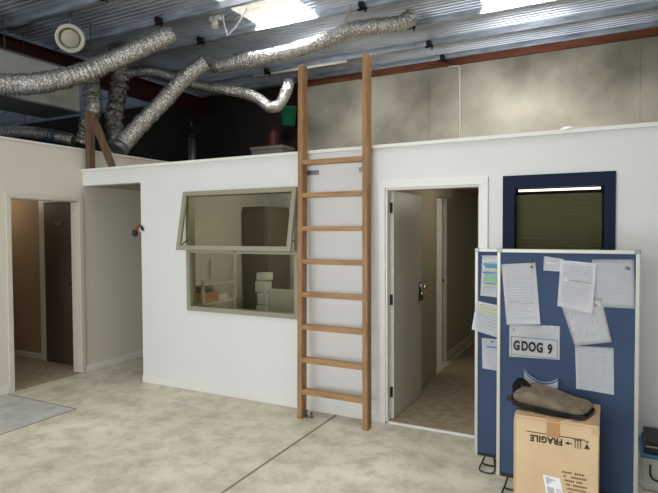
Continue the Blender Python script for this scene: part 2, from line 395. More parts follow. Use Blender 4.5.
duct('flexible_duct', 'crumpled dull foil duct hanging down behind the brown timber post', [(-6.36,5.64,4.34),(-6.42,5.72,4.2),(-6.47,5.78,3.9),(-6.53,5.76,3.6),(-6.46,5.65,3.28),(-6.33,5.55,2.96),(-6.33,5.54,2.45)], .115, m='foildark', crumple=.35)
v2 = duct('flexible_duct', 'short crumpled foil duct bent down beside the grey metal plenum box', [(-6.2,5.05,3.72),(-6.07,4.95,3.45),(-5.97,4.90,3.26),(-6.08,4.92,3.12),(-6.22,4.97,3.0),(-6.3,4.99,2.86)], .1, m='foildark', crumple=.3)
lo = duct('flexible_duct', 'thin silver foil duct lying low above the cream wall with blue tape', [(-7.97,4.62,3.07),(-7.66,4.70,3.06),(-7.33,4.85,3.06),(-7.00,5.00,3.01),(-6.72,5.16,2.94)], .08, pitch=.04)
bm = bm_new(); cyl(bm, (-7.06,4.975,3.018), (-6.92,5.045,2.992), .088, 20); o = obj('tape_band', bm, M['bluetape'], lo); o['label'] = 'blue tape wrapped round the duct'
for q, hx_, hy_, hz_ in ((lo, -7.33, 4.85, 3.13), (v2, -6.2, 5.05, 3.74)):
    bm = bm_new(); cyl(bm, (hx_, hy_, hz_), (hx_, hy_, 4.43), .006, 6); obj('hanger_wire', bm, M['dullsteel'], q)
# plenum
root = thing('plenum_box', 'grey sheet metal duct plenum box with a white sticker, under the thick duct', 'duct box', (-6.8, 4.4, 3.3))
part('casing', root, 'plenum', (-7.25, -6.5, 2.9, 5.1, 3.30, 3.84), bev=.008)
part('flange', root, 'dullsteel', (-7.27, -6.485, 2.9, 5.12, 3.285, 3.305), (-7.27, -6.485, 2.9, 5.12, 3.835, 3.855))
part('sticker', root, 'greywhite', (-6.4995, -6.495, 4.66, 4.98, 3.43, 3.58), label='white sticker')
for yy in (3.2, 4.3): part('hanger_rod', root, 'dullsteel', (-6.9, -6.885, yy, yy+.015, 3.855, 4.43))
# round vent facing the workshop
root = thing('air_vent', 'round cream air vent with a raised centre disc, up by the red rafter', 'vent', (-6.02, 4.6, 4.07))
ax = Vector((.80, -.52, -.42)).normalized(); cpos = Vector((-6.02, 4.6, 4.07))
bm = bm_new(); lathe(bm, cpos, ax, [(.09, -.25), (.09, -.02), (.15, .0), (.172, .008), (.175, .02), (.165, .03), (.135, .026), (.125, .0), (.1, -.02)]); obj('outer_ring', bm, M['greywhite'], root)
bm = bm_new(); lathe(bm, cpos, ax, [(0, -.01), (.08, -.01), (.108, .01), (.108, .026), (.095, .036), (0, .04)]); obj('centre_disc', bm, M['vdisc'], root)
bm = bm_new(); lathe(bm, cpos, ax, [(0, -.012), (.13, -.012), (.13, -.006), (0, -.006)]); obj('throat', bm, M['black'], root)
bm = bm_new(); cyl(bm, cpos-ax*.1, cpos-ax*.1+Vector((-.02,.05,.6)), .012, 8); obj('hanger_rod', bm, M['dullsteel'], root)
# timber posts on the header
bm = bm_new(); box(bm, -5.40, -5.32, D+.01, D+.08, HM, 3.04, bev=.004)
tag(obj('timber_post', bm, M['post']), 'short upright brown timber post standing on the header left of the recess', 'post')
bm = bm_new(); prism(bm, [(-5.02, HM), (-5.10, HM), (-5.40, 2.94), (-5.33, 2.98)], 'y', D+.082, D+.13)
tag(obj('timber_brace', bm, M['post']), 'slanting brown timber brace leaning against the upright post', 'post')
# strap, hanger wires, rod, pipe, odd items in the loft
bm = bm_new(); tube(bm, [(-2.83,6.10,4.43),(-2.84,6.10,4.40),(-2.89,6.09,4.28),(-2.91,6.07,4.17)], .014, 8)
tag(obj('hanging_strap', bm, M['tan']), 'tan strap hanging from the roof and holding up the foil duct', 'strap')
root = thing('wire_hanger', 'white V shaped wire hanger under the roof left of the skylight', 'hanger', (-4.35, 5.61, 4.15))
bm = bm_new(); tube(bm, [(-4.42,5.61,4.43),(-4.40,5.61,4.3),(-4.35,5.61,4.14)], .009, 8); tube(bm, [(-4.35,5.61,4.14),(-4.2,5.61,4.24),(-4.03,5.60,4.425)], .009, 8)
obj('wire', bm, M['trim'], root)
bm = bm_new(); box(bm, -4.62, -4.45, 5.58, 5.64, 4.36, 4.42, bev=.01); cyl(bm, (-4.55,5.61,4.38), (-4.52,5.58,4.27), .04, 12)
obj('clip', bm, M['greywhite'], root)
bm = bm_new(); cyl(bm, (-5.5,7.80,4.322), (-3.70,7.80,4.322), .022, 12); 
tag(obj('white_tube', bm, M['trim']), 'thin white tube lying along under the second purlin', 'tube')
root = thing('vertical_pipe', 'pale upright pipe with a collar standing in the dark loft', 'pipe', (-6.36, 7.2, 2.3))
bm = bm_new(); cyl(bm, (-6.36,7.2,2.3), (-6.36,7.2,3.25), .065, 16); obj('lower_pipe', bm, M['dullsteel'], root)
bm = bm_new(); cyl(bm, (-6.36,7.2,3.25), (-6.36,7.2,3.32), .085, 16); cyl(bm, (-6.36,7.2,3.32), (-6.36,7.2,3.68), .05, 16); cyl(bm, (-6.36,7.2,3.42), (-6.62,7.2,3.42), .03, 12); obj('upper_pipe', bm, M['blackwire'], root)
root = thing('storage_box', 'flat grey storage box on the loft floor below the red can', 'box', (-5.5, 8.3, 2.3))
part('body', root, 'greybox', (-5.78, -5.12, 8.12, 8.5, 2.3, 3.10), bev=.01); part('lid', root, 'greybox', (-5.8, -5.1, 8.1, 8.52, 3.10, 3.16), bev=.01)
root = thing('red_can', 'dark red can standing on the grey storage box in the loft', 'can', (-5.38, 8.3, 3.16))
bm = bm_new(); lathe(bm, (-5.42,8.3,3.16), (0,0,1), [(0,0),(.10,0),(.11,.02),(.11,.26),(.09,.3),(.04,.33),(.04,.36),(0,.36)]); obj('body', bm, M['redsteel'], root)
root = thing('green_bucket', 'green plastic tub hung on the end of the concrete wall', 'tub', (-5.1, 8.45, 3.55))
bm = bm_new(); lathe(bm, (-5.19,8.45,3.55), (0,0,1), [(0,0),(.12,0),(.15,.3),(.158,.3),(.158,.33),(.13,.33),(.1,.02)]); obj('body', bm, M['green2'], root)
bm = bm_new(); tube(bm, [(-5.34,8.45,3.86),(-5.19,8.5,4.1),(-5.04,8.45,3.86)], .006, 6); obj('handle', bm, M['blackwire'], root)
# conduit on the concrete
bm = bm_new(); tube(bm, [(-2.29,8.585,4.235),(-2.12,8.585,4.23),(-2.11,8.585,4.2),(-2.11,8.585,2.32)], .016, 8, raw=True)
tag(obj('electrical_conduit', bm, M['greywhite']), 'thin pale conduit dropping down the concrete wall right of the ladder', 'conduit')
bm = bm_new(); lathe(bm, (-.27, D+.03, HM), (0,0,1), [(.06,0),(.055,.012),(.03,.024),(0,.026)], 14)
tag(obj('plaster_lump', bm, M['trim']), 'small white lump lying on the wall capping at the right', 'lump')

# ------------------------------------------------------------------ main window (window_1)
wf = bm_new(); f = .045; y0, y1 = D-.02, D+.07; zm = 1.445
for a in ((WX0, WX0+f, y0, y1, WZ0, WZ1), (WX1-f, WX1, y0, y1, WZ0, WZ1), (WX0+f, WX1-f, y0, y1, WZ0, WZ0+f), (WX0+f, WX1-f, y0, y1, WZ1-f, WZ1), (WX0+f, WX1-f, y0+.01, y1, zm-.02, zm+.02)): box(wf, *a, bev=.003)
win = struct('window_1', wf, M['olive'], 'olive grey aluminium window with its top sash pushed open')
bm = bm_new(); box(bm, WX0+f, WX1-f, D+.02, D+.026, WZ0+f, zm-.02); obj('pane', bm, M['glass'], win)
# awning sash, hinged at the top, bottom pushed out
sash = bm_new(); L = .60; w0, w1 = WX0-.004, WX1+.004; s = .045
for a in ((w0, w0+s, -.03, 0, -L, 0), (w1-s, w1, -.03, 0, -L, 0), (w0+s, w1-s, -.03, 0, -s, 0), (w0+s, w1-s, -.03, 0, -L, -L+s)): box(sash, *a, bev=.003)
ang = math.radians(11)
RM = Matrix.Translation((0, D-.022, WZ1)) @ Matrix.Rotation(-ang, 4, 'X')
bmesh.ops.transform(sash, matrix=RM, verts=sash.verts); so = obj('sash', sash, M['olive'], win)
bm = bm_new(); box(bm, w0+s, w1-s, -.018, -.012, -L+s, -s); bmesh.ops.transform(bm, matrix=RM, verts=bm.verts); obj('pane', bm, M['glass'], so)
for x in (WX0+.03, WX1-.045):
    bm = bm_new(); e = RM @ Vector((x, -.005, -L+.03)); a = Vector((x, D-.01, zm+.12)); 
    tube(bm, [a, (a+e)/2+Vector((0,0,.01)), e], .006, 6, raw=True); obj('stay_arm', bm, M['blackwire'], win)
bm = bm_new(); cyl(bm, (-3.25, D-.03, zm), (-3.25, D-.05, zm+.02), .01, 8); obj('catch', bm, M['olive'], win)

# office contents
root = thing('shelf_unit', 'pale shelf unit with two shelves behind the lower window pane', 'shelf', (-4.25, 5.2, 0))
for z in (.55, .80, 1.02): part('shelf', root, 'trim', (-4.39, -4.06, 4.75, 5.36, z, z+.02), bev=.002)
for y in (4.75, 5.33): part('upright', root, 'trim', (-4.09, -4.06, y, y+.03, 0, 1.45 if y > 5 else 1.1))
bm = bm_new(); box(bm, -4.36, -4.10, 4.82, 5.08, .822, .94, bev=.005)
tag(obj('carton', bm, M['pink']), 'pinkish brown carton on the office shelf', 'carton')
bm = bm_new(); box(bm, -4.36, -4.14, 5.12, 5.3, .822, .89, bev=.005)
tag(obj('paper_stack', bm, M['paper']), 'low stack of paper beside the carton on the office shelf', 'paper')
root = thing('tall_cabinet', 'tall dark cabinet in the far corner behind the window', 'cabinet', (-4.1, 6.35, 0))
part('body', root, 'cabgrey', (-4.39, -4.02, 5.95, 6.55, 0, 1.97), bev=.006); part('door', root, 'cabgrey', (-4.38, -4.03, 5.93, 5.95, .05, 1.93), bev=.004); part('door', root, 'cabgrey', (-4.02, -4.005, 5.97, 6.53, .05, 1.93), bev=.004)
root = thing('filing_drawers', 'low grey drawer unit under the white parcels in the office', 'drawers', (-3.95, 5.85, 0))
part('body', root, 'greybox', (-4.05, -3.72, 5.62, 5.88, 0, .55), bev=.005)
for z in (.03, .29): part('drawer', root, 'crate', (-4.04, -3.73, 5.605, 5.62, z, z+.23), bev=.003)
for k, (z, dx) in enumerate(((.55, 0), (.705, .02), (.86, -.01), (1.015, .01))):
    bm = bm_new(); box(bm, -4.00+dx, -3.84+dx, 5.68, 5.84, z, z+(.15 if k < 3 else .1), bev=.02)
    tag(obj('white_parcel', bm, M['white']), ('white parcel at the bottom of the stack in the office', 'second white parcel up in the office stack', 'third white parcel up in the office stack', 'topmost white parcel of the office stack')[k], 'parcel', 'parcels stacked in the office')
root = thing('office_chair', 'pale grey high backed chair behind the window, by the ladder', 'chair', (-3.35, 5.5, 0))
part('backrest', root, 'crate', (-3.50, -3.12, 5.2, 5.27, .55, .98), bev=.03); part('seat', root, 'crate', (-3.50, -3.12, 5.25, 5.7, .43, .52), bev=.03); part('pedestal', root, 'black', (-3.47, -3.41, 5.44, 5.50, .06, .43)); part('base', root, 'black', (-3.68, -3.20, 5.45, 5.49, .0, .06), (-3.46, -3.42, 5.23, 5.72, .0, .06))
# fixture for added lamps in the enclosed rooms
def batten(name, label, x0, x1, y0, y1, z):
    root = thing(name, label, 'glow', ((x0+x1)/2, (y0+y1)/2, z)); part('housing', root, 'white', (x0, x1, y0, y1, z-.03, z), bev=.004)
    part('tube', root, 'glow', (x0+.02, x1-.02, y0+.02, y1-.02, z-.05, z-.03))

# ------------------------------------------------------------------ navy window (window_2)
bm = bm_new(); X0, X1, Z0, Z1 = -.72, .04, .93, 2.055; g = .085
for a in ((X0, X0+g, D-.02, D+.10, Z0, Z1), (X1-g+.015, X1, D-.02, D+.10, Z0, Z1), (X0+g, X1-g+.015, D-.02, D+.10, Z1-g-.01, Z1), (X0+g, X1-g+.015, D-.02, D+.10, Z0, Z0+g)): box(bm, *a)
w2 = struct('window_2', bm, M['navyframe'], 'navy framed window with an olive slatted blind behind the pin boards')
bm = bm_new(); box(bm, X0+g, X1-g+.015, D+.03, D+.036, Z0+g, Z1-g-.01); obj('pane', bm, M['glass2'], w2)
bm = bm_new(); box(bm, X0+g+.02, X1-g-.01, D+.045, D+.06, Z1-g-.034, Z1-g-.019); o = obj('tube_reflection', bm, M['glow'], w2); o['label'] = 'bright strip imitating a tube reflection at the window head'  # added glowing strip imitates a tube reflected in the glass
bm = bm_new(); z = Z1-g-.06
while z > Z0+g+.02:
    prism(bm, [(D+.062, z), (D+.085, z-.031), (D+.0865, z-.030), (D+.0635, z+.001)], 'x', X0+g+.002, X1-g-.002); z -= .029
b = obj('blind', bm, M['blind'], w2)

# ------------------------------------------------------------------ the open door (door_2)
hx, hy = -1.675, D+.08; ang = math.radians(0.5)
bm = bm_new(); box(bm, hx, hx+.038, hy, hy+.78, .018, 1.985, bev=.002)
dr = struct('door_2', bm, M['door'], 'white flush door standing open into the corridor')
for z in (.25, 1.05, 1.84):
    bm = bm_new(); cyl(bm, (hx+.004, hy-.012, z-.045), (hx+.004, hy-.012, z+.045), .009, 10); box(bm, hx-.002, hx+.03, hy-.006, hy-.001, z-.045, z+.045); obj('hinge', bm, M['blackwire'], dr)
bm = bm_new(); hzy = hy+.72; hxf = hx+.038
lathe(bm, (hxf, hzy, 1.10), (1,0,0), [(0,0),(.026,0),(.026,.008),(.012,.012),(.012,.035),(.026,.042),(.030,.055),(.022,.07),(0,.074)]); obj('door_knob', bm, M['steel'], dr)['label'] = 'shiny steel knob'
bm = bm_new(); lathe(bm, (hxf, hzy, 1.03), (1,0,0), [(0,0),(.018,0),(.018,.03),(.012,.036),(0,.036)]); obj('lock_cylinder', bm, M['steel'], dr)
bm = bm_new(); tube(bm, [(hxf+.02,hzy,1.0),(hxf+.04,hzy-.03,.985),(hxf+.045,hzy-.09,.985)], .011, 8); box(bm, hxf, hxf+.006, hzy-.03, hzy+.03, .95, 1.14, bev=.002); obj('lever_handle', bm, M['blackwire'], dr)['label'] = 'dark lever handle and plate'
bm = bm_new(); box(bm, -3.28, -1.97, 6.74, 6.78, .012, 2.0); d3_ = struct('door_3', bm, M['darkdoor'])
bm = bm_new(); lathe(bm, (-1.86, 6.67, 1.02), (.5,-1,0), [(0,0),(.02,0),(.01,.01),(.01,.03),(.022,.04),(.022,.055),(0,.062)]); obj('door_knob', bm, M['steel'], d3_)

# ------------------------------------------------------------------ ladder
root = thing('wooden_ladder', 'tall wooden loft ladder with flat treads leaning against the white wall', 'ladder', (-2.1, 4.1, 0))
def lx(z): return .055-.0185*z
def lean(z): return 4.09 + .155*min(z, 3.3)/3.16     # centre line in Y
for x, zt in ((-2.45, 3.13), (-1.825, 3.13)):
    bm = bm_new(); hw, hd = .024, .045
    pts = []
    for z in (0, zt-.02, zt):
        k = .006 if z == zt else 0
        pts.append([bm.verts.new((x+lx(z)+sx*(hw-k), lean(z)+sy*(hd-k*1.5), z)) for sx, sy in ((-1,-1),(1,-1),(1,1),(-1,1))])
    bm.faces.new(pts[0]); bm.faces.new(pts[-1][::-1])
    for a, b in zip(pts, pts[1:]):
        for k in range(4): bm.faces.new((a[k], a[(k+1)%4], b[(k+1)%4], b[k]))
    bmesh.ops.bevel(bm, geom=[e for e in bm.edges if abs(e.verts[0].co.z-e.verts[1].co.z) > .5], offset=.004, segments=2, affect='EDGES')
    obj('stile', bm, M['timber'], root)
for z in (.235, .51, .80, 1.085, 1.375, 1.665, 1.96, 2.25):
    y = lean(z); bm = bm_new(); box(bm, -2.426+lx(z), -1.849+lx(z), y-.043, y+.04, z-.021, z+.021, bev=.003)
    obj('tread', bm, M['tread'], root)
part('fixing_bracket', root, 'dullsteel', (-2.431, -2.32, D-.012, D-.0005, 2.15, 2.19), (-2.431, -2.425, D-.08, D-.0005, 2.15, 2.19), label='galvanised angle bracket fixed to the wall')
part('fixing_bracket', root, 'dullsteel', (-1.92, -1.859, D-.012, D-.0005, 2.15, 2.19), (-1.865, -1.859, D-.08, D-.0005, 2.15, 2.19), label='galvanised angle bracket fixed to the wall')
part('foot_bracket', root, 'dullsteel', (-2.37, -2.30, 4.10, 4.14, 0, .006), (-2.37, -2.364, 4.10, 4.14, 0, .06), (-2.32, -2.314, 4.10, 4.14, 0, .05))

# item hung on the corner
root = thing('coat_hook', 'small black and red object fixed to the corner of the white wall', 'hook', (XC, D-.01, 1.66))
bm = bm_new(); lathe(bm, (XC-.045, D-.02, 1.63), (-.3,-1,0), [(0,0),(.035,.0),(.04,.02),(.03,.04),(0,.046)], 16); obj('black_knob', bm, M['black'], root)
bm = bm_new(); tube(bm, [(XC-.04,D-.03,1.64),(XC-.015,D-.04,1.69),(XC+.01,D-.035,1.71)], .013, 8); obj('red_strap', bm, M['red'], root)
bm = bm_new(); tube(bm, [(XC+.005,D-.03,1.71),(XC+.035,D-.025,1.69),(XC+.045,D-.02,1.655)], .013, 8); obj('black_tail', bm, M['black'], root)
bm = bm_new(); box(bm, XC-.03, XC-.0005, D, D+.03, 1.64, 1.71, bev=.004); obj('mount', bm, M['white'], root)

# ------------------------------------------------------------------ pin boards
def pinboard(label, x0, x1, y0, z0, z1, feet):
    root = thing('pin_board', label, 'pin board', ((x0+x1)/2, y0+.015, 0), 'blue pin boards')
    f = .022; part('fabric_panel', root, 'fabric', (x0+f, x1-f, y0+.008, y0+.024, z0+f, z1-f))
    part('side_rail', root, 'alu', (x0, x0+f, y0, y0+.032, z0, z1), bev=.004); part('side_rail', root, 'alu', (x1-f, x1, y0, y0+.032, z0, z1), bev=.004)
    part('top_rail', root, 'alu', (x0+f, x1-f, y0, y0+.032, z1-f, z1), bev=.004)
    part('bottom_rail', root, 'black', (x0+f, x1-f, y0+.002, y0+.03, z0, z0+f), bev=.003, label='black bottom rail')
    for x in (x0-.002, x1-.03): part('corner_cap', root, 'dullsteel', (x, x+.032, y0-.002, y0+.034, z1-.02, z1+.003), bev=.004)
    for x in feet:
        bm = bm_new(); yc = y0+.016
        for s in (-1, 1):
            tube(bm, [(x-.022, yc, z0+.005), (x-.036, yc+s*.02, z0*.6), (x-.05, yc+s*.05, .02), (x-.03, yc+s*.062, .007), (x+.03, yc+s*.062, .007), (x+.05, yc+s*.05, .02), (x+.046, yc+s*.02, z0*.6), (x+.036, yc, z0+.005)], .0055, 8, .012)
        obj('wire_foot', bm, M['blackwire'], root)
    return root
YF, YS = 3.44, 3.74
pinboard('large blue fabric pin board in an aluminium frame, in front, behind the carton', -.612, .157, YF, .115, 1.53, (-.52, .07))
pinboard('blue fabric pin board half hidden behind the left edge of the front one', -.812, -.05, YS, .095, 1.52, (-.72, -.14))

def sheet(name, label, corners, y, lines=(), mats=('paper','ink'), curl=.006, cat='paper', group='papers on the pin boards', n=10, cut=None):
    """corners tl, tr, br, bl as (x, z); lines = (u0, u1, v0, v1, material index), v from the top"""
    tl, tr, br, bl = corners
    def P(u, v, d=0):
        x = (tl[0]*(1-u)+tr[0]*u)*(1-v)+(bl[0]*(1-u)+br[0]*u)*v; z = (tl[1]*(1-u)+tr[1]*u)*(1-v)+(bl[1]*(1-u)+br[1]*u)*v
        return (x, y - .0015 - curl*(v*v*(.35+.65*abs(math.sin(3*u+v*2)))) - d, z)
    bm = bm_new()
    V = [[bm.verts.new(P(i/n, j/n)) for i in range(n+1)] for j in range(n+1)]
    for j in range(n):
        for i in range(n): fc = bm.faces.new((V[j][i], V[j][i+1], V[j+1][i+1], V[j+1][i])); fc.smooth = True
    r = bmesh.ops.solidify(bm, geom=bm.faces[:], thickness=.0004)
    bmesh.ops.recalc_face_normals(bm, faces=bm.faces)
    for (u0, u1, v0, v1, mi) in lines:
        k = max(1, int((u1-u0)*n*1.5)); kv = max(1, int((v1-v0)*n*1.5))
        for a in range(k):
            for b in range(kv):
                ua, ub = u0+(u1-u0)*a/k, u0+(u1-u0)*(a+1)/k; va, vb = v0+(v1-v0)*b/kv, v0+(v1-v0)*(b+1)/kv
                fc = bm.faces.new([bm.verts.new(P(*q, .0012)) for q in ((ua,va),(ub,va),(ub,vb),(ua,vb))]); fc.material_index = mi
    c = ((tl[0]+br[0])/2, y, (tl[1]+br[1])/2)
    return tag(obj(name, bm, [M[m] for m in mats], None, c), label, cat, group)
def textlines(u0, u1, v0, v1, n, mi=1, w=.45, ragged=.3):
    out = []
    for i in range(n):
        v = v0+(v1-v0)*i/n; out.append((u0, u1-random.random()*ragged*(u1-u0), v, v+(v1-v0)/n*w, mi))
    return out
yp = YF+.008
sheet('printed_sheet', 'white printed form pinned at the top left of the front board', [(-.588,1.435),(-.39,1.45),(-.358,1.082),(-.552,1.065)], yp,
      textlines(.12,.6,.06,.16,3,w=.3)+textlines(.12,.88,.22,.6,9,w=.25)+[(.15,.45,.62,.625,2),(.5,.85,.66,.665,2)]+textlines(.15,.85,.7,.92,5,w=.25), ('paper','ink','inkd'), curl=.012)
sheet('small_note', 'small white note pinned between the form and the next sheet', [(-.342,1.49),(-.235,1.475),(-.24,1.40),(-.345,1.405)], yp,
      [(.15,.35,.35,.55,1),(.5,.7,.35,.55,1),(.75,.9,.4,.5,1)], ('paper','ink'), curl=.003)
sheet('printed_sheet', 'white sheet overlapping two others near the top right of the front board', [(-.25,1.47),(-.06,1.455),(-.08,1.165),(-.265,1.20)], yp-.012,
      textlines(.3,.9,.1,.3,4,w=.25)+[(.12,.24,.36,.46,1),(.28,.9,.40,.415,2)]+textlines(.1,.9,.55,.9,8,w=.2), ('paper','ink','inkd'), curl=.012)
sheet('printed_sheet', 'wide pale grey sheet in the top right corner of the front board', [(-.085,1.475),(.125,1.48),(.132,1.205),(-.07,1.205)], yp,
      textlines(.15,.8,.12,.4,6,w=.2)+textlines(.15,.8,.5,.85,7,w=.2)+[(.78,.86,.14,.2,2)], ('paper2','ink','inkd'), curl=.005)
sheet('printed_sheet', 'tilted white sheet in the middle right of the front board', [(-.245,1.20),(-.035,1.26),(.02,1.01),(-.17,.97)], yp-.004,
      [(.1+.1*k,.13+.1*k,.25,.72,1) for k in range(7)]+textlines(.1,.9,.8,.95,3,w=.2), ('paper','ink'), curl=.008)
sheet('printed_sheet', 'lowest white sheet on the front board, above the carton', [(-.17,.97),(.03,.975),(.035,.71),(-.16,.72)], yp,
      textlines(.1,.9,.1,.9,18,w=.3,ragged=.15), ('paper2','ink'), curl=.01)
# number plate print-out
ps = sheet('number_plate_sheet', 'white sheet showing the black framed number plate G DOG 9', [(-.538,1.068),(-.252,1.078),(-.252,.878),(-.538,.868)], yp,
      [(.08,.1,.12,.2,2),(.13,.17,.1,.2,1)]+textlines(.35,.9,.28,.36,2,w=.2), ('paper','ink','inkd'), curl=.002)
def bar(bm, x0, x1, z0, z1, y=None): box(bm, x0, x1, (y or yp)-.0058, (y or yp)-.0046, z0, z1)
bm = bm_new(); A0, A1, B0, B1 = -.527, -.263, .882, .996
for a in ((A0, A1, B1-.004, B1), (A0, A1, B0, B0+.003), (A0, A0+.004, B0, B1), (A1-.004, A1, B0, B1)): bar(bm, *a)
obj('plate_border', bm, M['inkd'], ps)
for word, x, dz in (('G', -.494, .002), ('DOG', -.405, .001), ('9', -.305, -.003)):
    bm = put_text(text_mesh(word, .078, .0034, 1.10), x, yp-.0055, .937+dz, math.radians(1.2), .66)
    o = obj('plate_character', bm, M['inkb'], ps); o['label'] = 'black plate lettering ' + word

# push pins
for k, (x, y, z, lb) in enumerate(((-.417, yp, 1.462, 'small grey push pin above the printed form'), (-.41, yp-.0035, 1.425, 'small pale push pin through the top of the printed form'), (.098, yp-.0025, 1.43, 'small grey push pin in the pale grey sheet at the top right'))):
    bm = bm_new(); lathe(bm, (x, y-.001, z), (0,-1,0), [(0,0),(.007,0),(.005,.004),(.005,.010),(.008,.014),(0,.016)], 12); tag(obj('push_pin', bm, M['dullsteel']), lb, 'pin', 'push pins')
# papers on the second board
ys = YS+.008
bt = [(.1,.95,.10,.16,1),(.05,.98,.2,.25,4),(.12,.98,.25,.31,2),(.1,.98,.31,.36,5),(.05,.98,.40,.44,2),(.12,.98,.46,.52,3),(.1,.98,.55,.64,3),(.1,.98,.67,.70,4),(.15,.95,.71,.75,5)]
sheet('colour_chart', 'colour striped sheet at the top of the rear board', [(-.765,1.475),(-.565,1.475),(-.57,1.185),(-.775,1.20)], ys, [(a,b,c,d,{1:1,2:2,3:3,4:4,5:5}[e]) for a,b,c,d,e in bt], ('paper','ink','blue','green','teal','khaki'), curl=.004)
sheet('printed_sheet', 'white sheet sticking out past the left edge of the rear board', [(-.80,1.165),(-.60,1.13),(-.62,.915),(-.83,.965)], ys-.012, textlines(.15,.9,.1,.4,3,3,w=.6)+textlines(.15,.9,.5,.9,4,w=.2), ('paper2','ink','inkd','khaki'), curl=.008)
sheet('printed_sheet', 'lowest white sheet on the rear board', [(-.765,.91),(-.555,.91),(-.555,.69),(-.76,.70)], ys, [(.28,.36,.08,.13,2),(.15,.8,.25,.3,2)]+textlines(.15,.9,.38,.9,8,w=.25), ('paper','ink','blue'), curl=.004)

# ------------------------------------------------------------------ carton
cx0, cx1, cy0, cy1, ch = -.445, -.035, 3.045, 3.40, .655
root = thing('cardboard_carton', 'brown cardboard carton with upside down printing, standing in front of the pin board', 'carton', ((cx0+cx1)/2, (cy0+cy1)/2, 0))
bm = bm_new(); box(bm, cx0, cx1, cy0, cy1, 0, ch-.006, bev=.006)
for v in bm.verts: v.co += Vector((0, .006*noise.noise(v.co*3), 0))
obj('body', bm, M['card'], root)
for a, b in ((cy0-.002, (cy0+cy1)/2-.003), ((cy0+cy1)/2+.003, cy1+.002)):
    bm = bm_new(); n = 12
    G = [[bm.verts.new((cx0-.002+(cx1-cx0+.004)*i/n, a+(b-a)*j/4, ch-.004+.006*noise.noise(Vector((i*.5, j*.4, a*9))))) for i in range(n+1)] for j in range(5)]
    for j in range(4):
        for i in range(n): fc = bm.faces.new((G[j][i], G[j][i+1], G[j+1][i+1], G[j+1][i])); fc.smooth = True
    bmesh.ops.solidify(bm, geom=bm.faces[:], thickness=.004); obj('top_flap', bm, M['card'], root)
bm = bm_new(); xc = (cx0+cx1)/2-.01
box(bm, xc-.032, xc+.03, cy0-.0035, cy0-.001, ch-.10, ch-.002); o = obj('tape', bm, M['tape'], root); o['label'] = 'strip of brown packing tape'
bm = bm_new(); box(bm, cx1-.035, cx1+.0025, cy0-.0035, cy0-.001, ch-.055, ch-.03); box(bm, cx0-.003, cx1+.003, cy0-.004, cy0-.001, ch-.022, ch-.017); box(bm, cx0-.0035, cx0+.004, cy0-.004, cy0+.004, .2, ch-.03); obj('worn_edge', bm, M['cardedge'], root)
yt = cy0-.0012
bm = put_text(text_mesh('FRAGILE', .046, .0020, 1.08), -.285, yt, .535, PI+math.radians(-.5), .88); 
obj('fragile_print', bm, M['boxink'], root)['label'] = 'black word FRAGILE printed upside down'
bm = bm_new()
box(bm, -.385, -.10, yt-.0006, yt, .563, .567)                        # rule above the word
def tri(bm, pts): 
    prism(bm, pts, 'y', yt-.0006, yt)
tri(bm, [(-.192,.535), (-.176,.545), (-.176,.538), (-.160,.538), (-.160,.532), (-.176,.532), (-.176,.525)])
for x in (-.147, -.134, -.121): box(bm, x, x+.004, yt-.0006, yt, .515, .560)
box(bm, -.150, -.113, yt-.0006, yt, .557, .561)
tri(bm, [(-.103,.520), (-.076,.520), (-.0895,.548)]); box(bm, -.091, -.088, yt-.0006, yt, .548, .558); box(bm, -.10, -.079, yt-.0006, yt, .557, .561)
obj('handling_symbols', bm, M['boxink'], root)
bm = bm_new()
for k in range(6):
    z = .375-k*.021; x = -.205+k*.006; w = (.105, .11, .085, .10, .09, .10)[k]
    for q in range(9):
        if random.random() < .88: box(bm, x+w*q/9, x+w*(q+.78)/9, yt-.0006, yt, z, z+.009)
obj('address_print', bm, M['boxink2'], root)
bm = bm_new(); S = lambda u, v: (-.300+u*.085+v*.022, .345-v*.12-u*.004)
pl = [S(0,0), S(1,0), S(1,1), S(0,1)]; prism(bm, pl, 'y', yt-.0012, yt, 0)
def stripe(u0, u1, v0, v1): prism(bm, [S(u0,v0), S(u1,v0), S(u1,v1), S(u0,v1)], 'y', yt-.0018, yt-.0013, 1)
for k in range(7): stripe(.12, .3+.4*random.random(), .06+k*.045, .08+k*.045)
for k in range(9): stripe(.12+k*.045, .145+k*.045, .48, .85)
for k in range(6): stripe(.62, .92, .5+k*.06, .52+k*.06)
obj('shipping_label', bm, [M['paper'], M['inkd']], root)['label'] = 'white shipping label stuck on at a slant'

